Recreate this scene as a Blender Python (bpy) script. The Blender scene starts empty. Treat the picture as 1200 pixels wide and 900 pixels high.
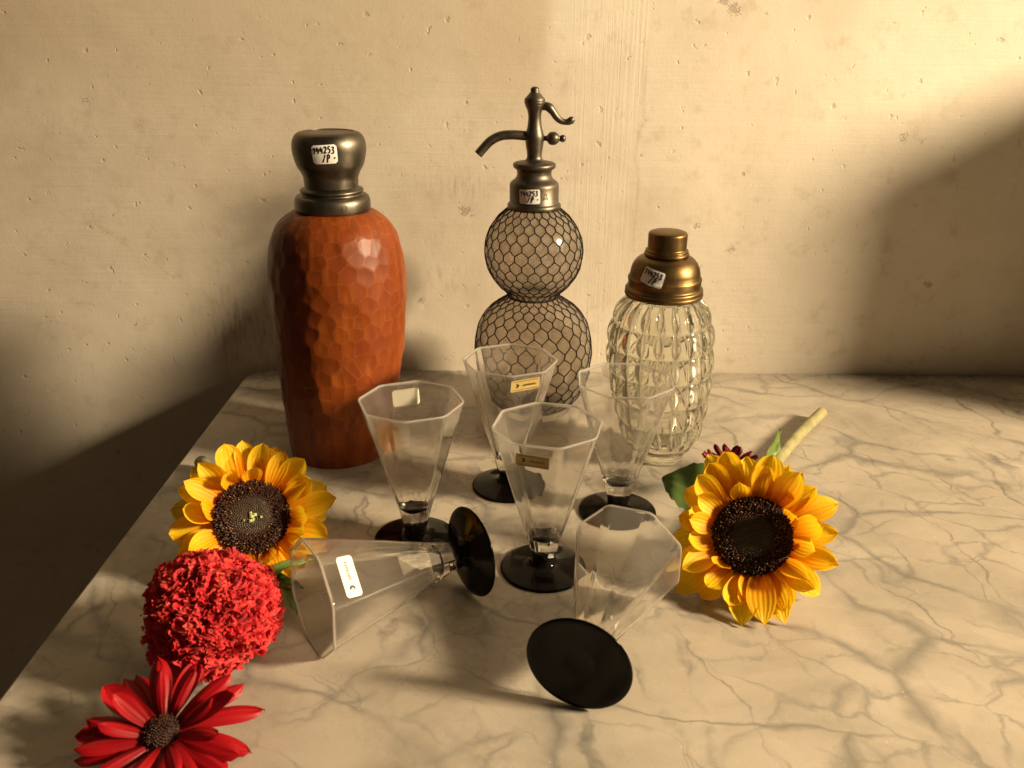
import bpy, math, random
import numpy as np
from mathutils import Vector, Matrix, Euler

random.seed(7)
rng = np.random.default_rng(7)
PI = math.pi
scn = bpy.context.scene
col = scn.collection

# ------------------------------------------------------------------ camera
CAM_H = 0.42
PITCH = math.radians(22.0)
ROLL = math.radians(0.6)
cam_d = bpy.data.cameras.new('camera')
cam = bpy.data.objects.new('camera', cam_d)
col.objects.link(cam)
cam_d.sensor_fit = 'HORIZONTAL'
cam_d.sensor_width = 36.0
cam_d.lens = 1050.0 / 1200.0 * 36.0
cam_d.clip_start = 0.01
cam_d.clip_end = 50
F_ = Vector((0, math.cos(PITCH), -math.sin(PITCH)))
R_ = Vector((1, 0, 0))
U_ = R_.cross(F_)
R2 = R_ * math.cos(ROLL) + U_ * math.sin(ROLL)
U2 = -R_ * math.sin(ROLL) + U_ * math.cos(ROLL)
M = Matrix((R2, U2, -F_)).transposed().to_4x4()
M.translation = Vector((0, 0, CAM_H))
cam.matrix_world = M
scn.camera = cam
cam_d.dof.use_dof = True
cam_d.dof.focus_distance = 0.82
cam_d.dof.aperture_fstop = 14.0

# ------------------------------------------------------------------ world, lamps, exposure
world = bpy.data.worlds.new('World')
scn.world = world
world.use_nodes = True
bg = world.node_tree.nodes['Background']
bg.inputs[0].default_value = (1.0, 0.76, 0.46, 1)
bg.inputs[1].default_value = 0.045

def area_lamp(name, loc, target, sx, sy, power, color):
    d = bpy.data.lights.new(name, 'AREA')
    d.shape = 'ELLIPSE'; d.size = sx; d.size_y = sy
    d.energy = power; d.color = color
    o = bpy.data.objects.new(name, d); col.objects.link(o)
    o.location = loc
    o.rotation_euler = (Vector(target) - Vector(loc)).to_track_quat('-Z', 'Y').to_euler()
    return o
area_lamp('window_lamp', (2.78, -0.13, 1.36), (0.0, 0.9, 0.10), 0.45, 0.50, 272, (1.0, 0.77, 0.48))

scn.view_settings.view_transform = 'Standard'
scn.view_settings.look = 'None'
scn.view_settings.exposure = 0.0
scn.view_settings.gamma = 1.0
scn.view_settings.use_curve_mapping = False
cy = scn.cycles
scn.render.engine = 'CYCLES'
cy.use_denoising = True
cy.denoiser = 'OPENIMAGEDENOISE'
cy.max_bounces = 18
cy.transmission_bounces = 18
cy.glossy_bounces = 6
cy.diffuse_bounces = 4
cy.transparent_max_bounces = 16
cy.caustics_reflective = False
cy.caustics_refractive = True
cy.blur_glossy = 0.6
cy.sample_clamp_indirect = 6.0
cy.sample_clamp_direct = 0.0

# ------------------------------------------------------------------ helpers
def tag(o, label=None, cat=None, group=None, kind=None):
    if label: o['label'] = label
    if cat: o['category'] = cat
    if group: o['group'] = group
    if kind: o['kind'] = kind
    return o

def empty(name, loc=(0, 0, 0), rot=(0, 0, 0)):
    o = bpy.data.objects.new(name, None)
    o.empty_display_size = 0.02
    col.objects.link(o)
    o.location = loc; o.rotation_euler = rot
    return o

def mk(name, verts, faces, mat, parent=None, smooth=True, attrs=None, link=True):
    me = bpy.data.meshes.new(name)
    me.from_pydata([tuple(map(float, v)) for v in verts] if not isinstance(verts, np.ndarray) else verts.tolist(), [],
                   faces if not isinstance(faces, np.ndarray) else faces.tolist())
    me.update()
    if mat is not None:
        me.materials.append(mat)
    if attrs:
        for k, a in attrs.items():
            at = me.attributes.new(k, 'FLOAT', 'POINT')
            at.data.foreach_set('value', np.asarray(a, dtype=np.float32))
    if smooth:
        me.polygons.foreach_set('use_smooth', [True] * len(me.polygons))
    if not link:
        return me
    o = bpy.data.objects.new(name, me)
    col.objects.link(o)
    if parent is not None:
        o.parent = parent
    return o

def obj_of(name, me, parent):
    o = bpy.data.objects.new(name, me)
    col.objects.link(o)
    o.parent = parent
    return o

def grid_faces(nu, nv, wrap_u=False, flip=False):
    """vertex index = v*nu+u"""
    u = np.arange(nu if wrap_u else nu - 1)
    v = np.arange(nv - 1)
    uu, vv = np.meshgrid(u, v)
    a = vv * nu + uu
    b = vv * nu + (uu + 1) % nu
    c = (vv + 1) * nu + (uu + 1) % nu
    d = (vv + 1) * nu + uu
    f = np.stack([a, b, c, d], -1).reshape(-1, 4)
    return f[:, ::-1] if flip else f

def hash3(ix, iy, iz, seed):
    n = (ix * 374761393 + iy * 668265263 + iz * 2147483647 + seed * 1274126177) & 0xFFFFFFFF
    n = ((n ^ (n >> 13)) * 1274126177) & 0xFFFFFFFF
    n = (n ^ (n >> 16)) & 0xFFFFFFFF
    return n / 4294967295.0

def vnoise(x, y, z=None, seed=0):
    x = np.asarray(x, float); y = np.asarray(y, float)
    z = np.zeros_like(x) if z is None else np.asarray(z, float)
    ix = np.floor(x).astype(np.int64); iy = np.floor(y).astype(np.int64); iz = np.floor(z).astype(np.int64)
    fx, fy, fz = x - ix, y - iy, z - iz
    fx, fy, fz = [t * t * (3 - 2 * t) for t in (fx, fy, fz)]
    r = 0
    for dx in (0, 1):
        for dy in (0, 1):
            for dz in (0, 1):
                w = (fx if dx else 1 - fx) * (fy if dy else 1 - fy) * (fz if dz else 1 - fz)
                r = r + w * hash3(ix + dx, iy + dy, iz + dz, seed)
    return r * 2 - 1

def fbm(x, y, z=None, octaves=4, seed=0, gain=0.5):
    a, f, s = 1.0, 1.0, 0
    for i in range(octaves):
        s = s + a * vnoise(x * f, y * f, None if z is None else z * f, seed + i * 17)
        a *= gain; f *= 2.03
    return s

def smooth01(x, a, b):
    t = np.clip((x - a) / (b - a), 0, 1)
    return t * t * (3 - 2 * t)

def refine(profile, n=6):
    """Catmull-Rom through (r,z) points"""
    P = [profile[0]] + list(profile) + [profile[-1]]
    out = []
    for i in range(1, len(P) - 2):
        p0, p1, p2, p3 = [np.array(q, float) for q in P[i - 1:i + 3]]
        for k in range(n):
            t = k / n
            out.append(tuple(0.5 * ((2 * p1) + (-p0 + p2) * t + (2 * p0 - 5 * p1 + 4 * p2 - p3) * t * t + (-p0 + 3 * p1 - 3 * p2 + p3) * t ** 3)))
    out.append(tuple(profile[-1]))
    return [(max(r, 0.00005), z) for r, z in out]

def resample(profile, n):
    P = np.array(profile, float)
    s = np.r_[0, np.cumsum(np.hypot(*np.diff(P, axis=0).T))]
    t = np.linspace(0, s[-1], n)
    return np.stack([np.interp(t, s, P[:, 0]), np.interp(t, s, P[:, 1])], -1)

def lathe_arrays(profile, n=96, lean=None, cap0=True, cap1=True):
    P = np.array(profile, float)
    th = np.arange(n) * 2 * PI / n
    V = np.zeros((len(P), n, 3))
    V[..., 0] = P[:, 0:1] * np.cos(th)[None]
    V[..., 1] = P[:, 0:1] * np.sin(th)[None]
    V[..., 2] = P[:, 1:2]
    if lean is not None:
        V[..., 0] += np.array([lean(z) for z in P[:, 1]])[:, None]
    F = grid_faces(n, len(P), wrap_u=True).tolist()
    if cap0: F.append(list(range(n))[::-1])
    if cap1: F.append([(len(P) - 1) * n + i for i in range(n)])
    return V.reshape(-1, 3), F

def lathe(name, profile, mat, parent, n=96, lean=None, cap0=True, cap1=True):
    V, F = lathe_arrays(profile, n, lean, cap0, cap1)
    return mk(name, V, F, mat, parent)

def tube_arrays(pts, rad, n=8, cap=True, flat=None, off=0):
    pts = np.array(pts, float)
    m = len(pts)
    rad = np.broadcast_to(np.array(rad, float), (m,))
    T = np.gradient(pts, axis=0)
    T /= np.linalg.norm(T, axis=1)[:, None] + 1e-12
    ref = np.array([0, 1., 0]) if abs(T[0][1]) < 0.9 else np.array([1., 0, 0])
    V = []
    for i in range(m):
        a = ref - T[i] * (ref @ T[i]); a /= np.linalg.norm(a) + 1e-12
        ref = a
        b = np.cross(T[i], a)
        for k in range(n):
            t = 2 * PI * k / n
            fa = 1.0 if flat is None else flat[i]
            V.append(pts[i] + rad[i] * (math.cos(t) * a + math.sin(t) * b * fa))
    F = (grid_faces(n, m, wrap_u=True) + off).tolist()
    if cap:
        F.append([off + k for k in range(n)][::-1]); F.append([off + (m - 1) * n + k for k in range(n)])
    return V, F

def tube(name, pts, rad, mat, parent, n=12, flat=None):
    V, F = tube_arrays(pts, rad, n, True, flat)
    return mk(name, np.array(V), F, mat, parent)

def cat_path(pts, k=8):
    P = [np.array(p, float) for p in pts]
    P = [2 * P[0] - P[1]] + P + [2 * P[-1] - P[-2]]
    out = []
    for i in range(1, len(P) - 2):
        p0, p1, p2, p3 = P[i - 1:i + 3]
        for j in range(k):
            t = j / k
            out.append(0.5 * ((2 * p1) + (-p0 + p2) * t + (2 * p0 - 5 * p1 + 4 * p2 - p3) * t * t + (-p0 + 3 * p1 - 3 * p2 + p3) * t ** 3))
    out.append(P[-2])
    return np.array(out)

# ------------------------------------------------------------------ materials
class NT:
    def __init__(self, name):
        self.m = bpy.data.materials.new(name); self.m.use_nodes = True
        self.t = self.m.node_tree
        self.b = self.t.nodes['Principled BSDF']; self.out = self.t.nodes['Material Output']
    def n(self, kind, **kw):
        x = self.t.nodes.new(kind)
        for k, v in kw.items():
            if k.startswith('i_'):
                x.inputs[k[2:].replace('_', ' ')].default_value = v
            else:
                setattr(x, k, v)
        return x
    def l(self, a, b):
        self.t.links.new(a, b)
    def math(self, op, a, b=None, clamp=False):
        x = self.n('ShaderNodeMath', operation=op); x.use_clamp = clamp
        for i, v in enumerate((a, b)):
            if v is None: continue
            if isinstance(v, (int, float)): x.inputs[i].default_value = v
            else: self.l(v, x.inputs[i])
        return x.outputs[0]
    def mix(self, f, a, b, blend='MIX'):
        x = self.n('ShaderNodeMix', data_type='RGBA', blend_type=blend)
        for s, v in ((x.inputs[0], f), (x.inputs[6], a), (x.inputs[7], b)):
            if isinstance(v, (int, float)): s.default_value = v
            elif isinstance(v, tuple): s.default_value = (*v, 1) if len(v) == 3 else v
            else: self.l(v, s)
        return x.outputs[2]
    def noise(self, vec, scale, detail=4, rough=0.55, dist=0.0):
        x = self.n('ShaderNodeTexNoise'); x.inputs['Scale'].default_value = scale
        x.inputs['Detail'].default_value = detail; x.inputs['Roughness'].default_value = rough
        x.inputs['Distortion'].default_value = dist
        if vec is not None: self.l(vec, x.inputs['Vector'])
        return x.outputs[0]
    def ramp(self, f, stops):
        x = self.n('ShaderNodeValToRGB')
        while len(x.color_ramp.elements) < len(stops): x.color_ramp.elements.new(0.5)
        for e, (p, c) in zip(x.color_ramp.elements, stops):
            e.position = p; e.color = (*c, 1) if isinstance(c, tuple) else (c, c, c, 1)
        self.l(f, x.inputs[0])
        return x.outputs[0]
    def mapping(self, vec, scale=(1, 1, 1), rot=(0, 0, 0), loc=(0, 0, 0)):
        x = self.n('ShaderNodeMapping')
        x.inputs['Scale'].default_value = scale; x.inputs['Rotation'].default_value = rot; x.inputs['Location'].default_value = loc
        self.l(vec, x.inputs[0])
        return x.outputs[0]
    def obj(self):
        return self.n('ShaderNodeTexCoord').outputs['Object']
    def attr(self, name):
        x = self.n('ShaderNodeAttribute'); x.attribute_name = name
        return x.outputs['Fac']
    def bump(self, h, strength=0.3, dist=0.001, normal=None):
        x = self.n('ShaderNodeBump'); x.inputs['Strength'].default_value = strength
        x.inputs['Distance'].default_value = dist
        self.l(h, x.inputs['Height'])
        if normal is not None: self.l(normal, x.inputs['Normal'])
        self.l(x.outputs[0], self.b.inputs['Normal'])
        return x.outputs[0]
    def set(self, **kw):
        for k, v in kw.items():
            s = self.b.inputs[k.replace('_', ' ')]
            if isinstance(v, tuple): s.default_value = (*v, 1) if len(v) == 3 else v
            elif isinstance(v, (int, float)): s.default_value = v
            else: self.l(v, s)

def mat_wall():
    m = NT('old_plaster'); o = m.obj()
    big = m.noise(o, 3.2, 5, 0.6, 0.4)
    mid = m.noise(o, 17, 5, 0.65)
    fine = m.noise(o, 260, 3, 0.6)
    c = m.ramp(big, [(0.30, (0.55, 0.48, 0.385)), (0.50, (0.72, 0.66, 0.56)), (0.72, (0.82, 0.77, 0.67))])
    c = m.mix(m.math('MULTIPLY', mid, 0.30), c, (0.56, 0.47, 0.36))
    c = m.mix(m.math('MULTIPLY', m.attr('patch'), 0.60), c, (0.50, 0.41, 0.29))
    # rubbed-in grey dirt on the left
    cn = m.math('ADD', m.math('MULTIPLY', m.noise(m.mapping(o, (1, 1, 1.3), (0, .5, 0)), 190, 5, 0.7, 1.6), 2.1), m.math('MULTIPLY', m.noise(o, 75, 2, 0.5), 0.7))
    chipm = m.ramp(m.math('MULTIPLY', m.math('ADD', m.math('MULTIPLY', m.attr('chip'), 1.15), cn), 0.33), [(0.755, 0.0), (0.80, 1.0)])
    # nothing where no chip is marked
    chipm = m.math('MULTIPLY', chipm, m.ramp(m.attr('chip'), [(0.06, 0.0), (0.2, 1.0)]))
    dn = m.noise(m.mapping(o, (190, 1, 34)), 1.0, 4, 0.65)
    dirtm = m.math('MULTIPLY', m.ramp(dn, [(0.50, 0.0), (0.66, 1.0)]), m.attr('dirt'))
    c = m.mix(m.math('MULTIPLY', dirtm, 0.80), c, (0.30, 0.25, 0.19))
    c = m.mix(m.math('MULTIPLY', chipm, 0.50), c, (0.27, 0.21, 0.15))
    blo = m.ramp(m.noise(o, 42, 4, 0.65), [(0.56, 0.0), (0.72, 1.0)])
    c = m.mix(m.math('MULTIPLY', blo, 0.42), c, (0.50, 0.41, 0.30))
    # pepper specks
    sp = m.noise(o, 95, 2, 0.5)
    spk = m.ramp(sp, [(0.70, 0.0), (0.76, 1.0)])
    c = m.mix(m.math('MULTIPLY', spk, 0.30), c, (0.36, 0.28, 0.2))
    m.set(Base_Color=c, Roughness=0.82)
    m.b.inputs['Specular IOR Level'].default_value = 0.25
    streak = m.noise(m.mapping(o, (5, 1, 170)), 1.0, 4, 0.7)
    vstreak = m.noise(m.mapping(o, (320, 1, 7)), 1.0, 3, 0.6)
    h = m.math('ADD', m.math('MULTIPLY', fine, 0.35), m.math('MULTIPLY', m.noise(o, 700, 2, 0.5), 0.2))
    h = m.math('ADD', h, m.math('MULTIPLY', m.math('MULTIPLY', streak, m.attr('trowel')), 1.1))
    h = m.math('ADD', h, m.math('MULTIPLY', m.math('MULTIPLY', vstreak, m.attr('brush')), 0.9))
    h = m.math('SUBTRACT', h, m.math('MULTIPLY', spk, 0.9))
    h = m.math('SUBTRACT', h, m.math('MULTIPLY', chipm, 2.6))
    h = m.math('ADD', h, m.math('MULTIPLY', mid, 0.5))
    m.bump(h, 0.62, 0.0006)
    return m.m

def mat_marble():
    m = NT('veined_marble'); o = m.obj()
    def warped(amount, scale, detail, loc=(0, 0, 0)):
        w = m.n('ShaderNodeTexNoise'); w.inputs['Scale'].default_value = scale; w.inputs['Detail'].default_value = detail
        m.l(m.mapping(o, loc=loc), w.inputs['Vector'])
        sub = m.n('ShaderNodeVectorMath', operation='SUBTRACT'); m.l(w.outputs['Color'], sub.inputs[0]); sub.inputs[1].default_value = (.5, .5, .5)
        sc = m.n('ShaderNodeVectorMath', operation='SCALE'); m.l(sub.outputs[0], sc.inputs[0]); sc.inputs[3].default_value = amount
        ad = m.n('ShaderNodeVectorMath', operation='ADD'); m.l(o, ad.inputs[0]); m.l(sc.outputs[0], ad.inputs[1])
        return ad.outputs[0]
    flat = (1, 1, 0.0)
    wa = warped(0.16, 5.0, 5)
    wb = warped(0.05, 22.0, 4, (3, 1, 0))
    def net(vec, scale, rot, stretch, w0, loc):
        v = m.n('ShaderNodeTexVoronoi', feature='DISTANCE_TO_EDGE'); v.inputs['Scale'].default_value = scale
        mp = m.mapping(m.mapping(vec, flat, (0, 0, rot), loc), (stretch, 1, 1))
        m.l(mp, v.inputs['Vector'])
        wid = m.math('ADD', m.math('MULTIPLY', m.ramp(m.noise(m.mapping(o, loc=loc), 13, 4, 0.6), [(0.42, 0.0), (0.66, 1.0)]), w0), w0 * 0.22)
        q = m.math('DIVIDE', v.outputs['Distance'], wid)
        return m.math('SUBTRACT', 1.0, q, clamp=True)
    def mask(scale, lo, hi, loc):
        return m.ramp(m.noise(m.mapping(o, loc=loc), scale, 4, 0.6), [(lo, 0.0), (hi, 1.0)])
    n1 = m.math('MULTIPLY', net(wa, 8.5, math.radians(35), 0.55, 0.075, (0.3, 0.1, 0)), mask(6, 0.34, 0.52, (2, 2, 0)))
    n2 = m.math('MULTIPLY', net(wb, 24.0, math.radians(28), 0.55, 0.085, (1.3, 2.1, 0)), mask(9, 0.38, 0.56, (5, 1, 0)))
    # long drawn streaks running towards the wall
    def streaks(scale, rot, width, loc):
        f = m.noise(m.mapping(m.mapping(wb, flat, (0, 0, rot), loc), (1.0, 0.16, 1)), scale, 2, 0.5)
        a = m.math('ABSOLUTE', m.math('SUBTRACT', f, 0.5))
        return m.math('SUBTRACT', 1.0, m.math('MULTIPLY', a, 1.0 / width), clamp=True)
    s1 = m.math('MULTIPLY', streaks(17.0, math.radians(-14), 0.022, (0.7, 0.2, 0)), mask(11, 0.42, 0.58, (7, 3, 0)))
    s2 = m.math('MULTIPLY', streaks(11.0, math.radians(52), 0.020, (4.7, 1.2, 0)), mask(8, 0.42, 0.58, (1, 8, 0)))
    smoke = m.ramp(m.noise(m.mapping(wa, (0.8, 1.2, 0), (0, 0, 0.6)), 8.0, 6, 0.62), [(0.42, 0.0), (0.74, 1.0)])
    blot = m.ramp(m.noise(m.mapping(wb, (1.3, .7, 0), loc=(8, 8, 0)), 34.0, 3, 0.55), [(0.66, 0.0), (0.76, 1.0)])
    grain = m.noise(o, 420, 3, 0.6)
    c = m.ramp(m.noise(o, 9, 5, 0.6), [(0.3, (0.39, 0.345, 0.28)), (0.7, (0.50, 0.45, 0.375))])
    c = m.mix(m.math('MULTIPLY', smoke, 0.85), c, (0.235, 0.215, 0.18))
    for v, k, cc in ((n1, 0.70, (0.13, 0.13, 0.12)), (n2, 0.60, (0.16, 0.16, 0.148)), (s1, 0.80, (0.13, 0.13, 0.12)), (s2, 0.56, (0.16, 0.16, 0.148))):
        c = m.mix(m.math('MULTIPLY', m.math('POWER', v, 1.3), k), c, cc)
    c = m.mix(m.math('MULTIPLY', blot, 0.50), c, (0.19, 0.175, 0.15))
    c = m.mix(m.math('MULTIPLY', grain, 0.12), c, (0.42, 0.35, 0.27))
    crys = m.ramp(m.noise(o, 520, 1, 0.5), [(0.74, 0.0), (0.78, 1.0)])
    c = m.mix(m.math('MULTIPLY', crys, 0.5), c, (0.85, 0.8, 0.68))
    m.set(Base_Color=c)
    m.l(m.ramp(m.noise(o, 26, 5, 0.65), [(0.3, 0.20), (0.7, 0.40)]), m.b.inputs['Roughness'])
    m.b.inputs['Specular IOR Level'].default_value = 0.45
    pits = m.ramp(m.noise(o, 330, 2, 0.5), [(0.30, 0.0), (0.36, 1.0)])
    h = m.math('ADD', m.math('MULTIPLY', pits, 1.0), m.math('MULTIPLY', m.noise(o, 60, 3, 0.6), 0.5))
    m.bump(h, 0.18, 0.0004)
    return m.m

def mat_carved():
    m = NT('carved_stained_wood'); o = m.obj()
    grain = m.noise(m.mapping(o, (60, 60, 7)), 1.0, 5, 0.6, 0.6)
    c = m.ramp(grain, [(0.25, (0.10, 0.020, 0.003)), (0.5, (0.20, 0.043, 0.005)), (0.75, (0.33, 0.085, 0.009))])
    c = m.mix(m.attr('cell'), c, (0.17, 0.028, 0.004))
    c = m.mix(m.math('MULTIPLY', m.attr('ridge'), 0.24), c, (0.55, 0.21, 0.045))
    blot = m.ramp(m.noise(o, 22, 4, 0.6), [(0.35, 1.0), (0.6, 0.0)])
    c = m.mix(m.math('MULTIPLY', blot, 0.45), c, (0.11, 0.022, 0.006))
    m.set(Base_Color=c, Roughness=0.46)
    m.b.inputs['Specular IOR Level'].default_value = 0.26
    m.b.inputs['Coat Weight'].default_value = 0.05
    m.b.inputs['Coat Roughness'].default_value = 0.28
    h = m.math('ADD', m.math('MULTIPLY', grain, 0.5), m.math('MULTIPLY', m.noise(o, 420, 3, 0.6), 0.5))
    m.bump(h, 0.25, 0.0004)
    return m.m

def mat_metal(name, dark, light, rough, tarn=0.6):
    m = NT(name); o = m.obj()
    a = m.noise(o, 34, 5, 0.65)
    b = m.noise(o, 260, 3, 0.6)
    c = m.ramp(a, [(0.32, dark), (0.68, light)])
    m.set(Base_Color=c, Metallic=1.0)
    r = m.math('ADD', m.math('MULTIPLY', a, 0.22), rough - 0.10)
    m.l(m.math('ADD', r, m.math('MULTIPLY', b, 0.05)), m.b.inputs['Roughness'])
    m.bump(m.math('ADD', m.math('MULTIPLY', b, 0.4), a), 0.12, 0.0004)
    return m.m

def mat_glass(name, color=(1, 1, 1), rough=0.0, haze=0.0, hazecol=(0.8, 0.72, 0.6), wave=0.0, ior=1.47, zfade=None):
    m = NT(name)
    g = m.n('ShaderNodeBsdfGlass'); g.inputs['IOR'].default_value = ior
    g.inputs['Color'].default_value = (*color, 1); g.inputs['Roughness'].default_value = rough
    o = m.obj()
    if wave:
        x = m.n('ShaderNodeBump'); x.inputs['Strength'].default_value = wave; x.inputs['Distance'].default_value = 0.001
        m.l(m.noise(o, 38, 3, 0.5), x.inputs['Height']); m.l(x.outputs[0], g.inputs['Normal'])
    t = m.n('ShaderNodeBsdfTranslucent'); t.inputs[0].default_value = (*hazecol, 1)
    d = m.n('ShaderNodeBsdfDiffuse'); d.inputs[0].default_value = (*hazecol, 1)
    ms = m.n('ShaderNodeMixShader'); ms.inputs[0].default_value = 0.5
    m.l(t.outputs[0], ms.inputs[1]); m.l(d.outputs[0], ms.inputs[2])
    mx = m.n('ShaderNodeMixShader')
    smear = m.ramp(m.noise(o, 24, 4, 0.6), [(0.35, 0.45), (0.7, 1.0)])
    if zfade:
        sx = m.n('ShaderNodeSeparateXYZ'); m.l(o, sx.inputs[0])
        mr = m.n('ShaderNodeMapRange'); mr.inputs[1].default_value, mr.inputs[2].default_value = zfade
        mr.inputs[3].default_value = 0.12; m.l(sx.outputs[2], mr.inputs[0]); smear = m.math('MULTIPLY', smear, mr.outputs[0])
    m.l(m.math('ADD', m.math('MULTIPLY', smear, haze), m.math('MULTIPLY', m.attr('rim'), 0.32), clamp=True), mx.inputs[0])
    m.l(g.outputs[0], mx.inputs[1]); m.l(ms.outputs[0], mx.inputs[2])
    m.t.nodes.remove(m.b)
    m.l(mx.outputs[0], m.out.inputs[0])
    return m.m

def mat_plain(name, c1, c2, rough, scale=60, spec=0.5, coat=0.0, bump=0.1, bscale=200):
    m = NT(name); o = m.obj()
    m.set(Base_Color=m.ramp(m.noise(o, scale, 4, 0.6), [(0.3, c1), (0.7, c2)]), Roughness=rough)
    m.b.inputs['Specular IOR Level'].default_value = spec
    m.b.inputs['Coat Weight'].default_value = coat
    m.b.inputs['Coat Roughness'].default_value = 0.05
    m.bump(m.noise(o, bscale, 3, 0.6), bump, 0.0004)
    return m.m

def mat_petal(name, base, tip, vein, rough=0.5, trans=0.35, stripes=10):
    m = NT(name)
    pv = m.attr('along'); pu = m.attr('across')
    c = m.mix(m.ramp(pv, [(0.05, 0.0), (0.65, 1.0)]), base, tip)
    w = m.math('SINE', m.math('MULTIPLY', m.math('ADD', pu, m.math('MULTIPLY', m.noise(m.obj(), 60, 2, 0.5), 0.05)), stripes * 6.28))
    w = m.math('MULTIPLY', m.math('ADD', w, 1.0), 0.5)
    wp = m.math('POWER', w, 3.0)
    c = m.mix(m.math('MULTIPLY', wp, 0.22), c, vein)
    oi = m.n('ShaderNodeObjectInfo')
    c = m.mix(m.math('MULTIPLY', oi.outputs['Random'], 0.30), c, base)
    m.set(Base_Color=c, Roughness=rough)
    m.b.inputs['Specular IOR Level'].default_value = 0.3
    nb = m.bump(w, 0.35, 0.0006)
    t = m.n('ShaderNodeBsdfTranslucent'); m.l(c, t.inputs[0]); m.l(nb, t.inputs['Normal'])
    mx = m.n('ShaderNodeMixShader'); mx.inputs[0].default_value = trans
    m.l(m.b.outputs[0], mx.inputs[1]); m.l(t.outputs[0], mx.inputs[2]); m.l(mx.outputs[0], m.out.inputs[0])
    return m.m

MW = mat_wall(); MM = mat_marble(); MC = mat_carved()
PEWTER = mat_metal('dark_pewter', (0.10, 0.090, 0.072), (0.20, 0.175, 0.14), 0.37)
PEWTER2 = mat_metal('dull_lead_alloy', (0.08, 0.07, 0.056), (0.18, 0.155, 0.125), 0.42)
BRASS = mat_metal('aged_brass', (0.10, 0.062, 0.026), (0.23, 0.15, 0.064), 0.36)
GOB = mat_glass('clear_goblet_glass', (0.99, 0.985, 0.97), 0.0, 0.125, (0.80, 0.77, 0.71), 0.05, 1.50, (0.045, 0.085))
SIPH = mat_glass('smoky_siphon_glass', (0.895, 0.865, 0.83), 0.15, 0.14, (0.78, 0.74, 0.68), 0.10)
SHAK = mat_glass('pressed_shaker_glass', (0.985, 0.985, 0.955), 0.0, 0.03, (0.85, 0.82, 0.72), 0.03, 1.5)
BLACK = mat_plain('black_glass', (0.003, 0.0025, 0.002), (0.005, 0.004, 0.003), 0.08, 30, 0.15, 0.0, 0.02)
WIRE = mat_plain('rusty_dark_wire', (0.007, 0.004, 0.003), (0.018, 0.009, 0.006), 0.7, 120, 0.2)
PAPER = mat_plain('white_sticker_paper', (0.78, 0.76, 0.74), (0.86, 0.84, 0.82), 0.6, 90)
CREAM = mat_plain('cream_label_paper', (0.86, 0.82, 0.68), (0.92, 0.89, 0.76), 0.45, 90)
GOLD = mat_plain('gold_foil_label', (0.48, 0.35, 0.12), (0.62, 0.47, 0.17), 0.36, 60, 0.7)
INK = mat_plain('black_ink', (0.012, 0.010, 0.010), (0.02, 0.018, 0.016), 0.5)
STEEL = mat_metal('engraved_line', (0.05, 0.045, 0.035), (0.09, 0.08, 0.06), 0.5)
YEL = mat_petal('sunflower_petal', (0.88, 0.30, 0.004), (0.96, 0.70, 0.020), (0.82, 0.28, 0.004), 0.5, 0.42, 6)
CRIM = mat_petal('crimson_petal', (0.22, 0.003, 0.006), (0.42, 0.006, 0.012), (0.20, 0.002, 0.006), 0.45, 0.25, 3)
MAROON = mat_petal('maroon_petal', (0.12, 0.004, 0.008), (0.20, 0.006, 0.012), (0.08, 0.002, 0.005), 0.5, 0.2, 3)
LEAF = mat_petal('leaf_green', (0.060, 0.105, 0.020), (0.075, 0.125, 0.026), (0.10, 0.15, 0.045), 0.42, 0.18, 4)
LEAFL = mat_petal('young_leaf_green', (0.11, 0.17, 0.03), (0.14, 0.20, 0.04), (0.16, 0.22, 0.06), 0.42, 0.2, 3)
STEM = mat_plain('flower_stem', (0.22, 0.21, 0.09), (0.36, 0.33, 0.17), 0.55, 90, 0.3, 0, 0.5, 300)
STEMG = mat_plain('green_stem', (0.13, 0.20, 0.03), (0.20, 0.28, 0.05), 0.5, 60)
SEED = mat_plain('seed_disc_brown', (0.020, 0.008, 0.005), (0.045, 0.016, 0.008), 0.7, 200)
FLOR = mat_plain('dark_florets', (0.022, 0.008, 0.007), (0.085, 0.028, 0.013), 0.6, 90)
FLORI = mat_plain('inner_florets', (0.030, 0.022, 0.012), (0.075, 0.055, 0.028), 0.5, 90)
POLL = mat_plain('pollen_tips', (0.42, 0.20, 0.03), (0.6, 0.34, 0.06), 0.6, 90)
GREENC = mat_plain('green_floret_centre', (0.30, 0.36, 0.10), (0.52, 0.55, 0.22), 0.5, 200)
DARKWOOD = mat_plain('dark_painted_wood', (0.07, 0.045, 0.028), (0.12, 0.075, 0.045), 0.6, 20)
FLOORM = mat_plain('old_floor', (0.10, 0.07, 0.045), (0.16, 0.11, 0.07), 0.7, 6)

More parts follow.
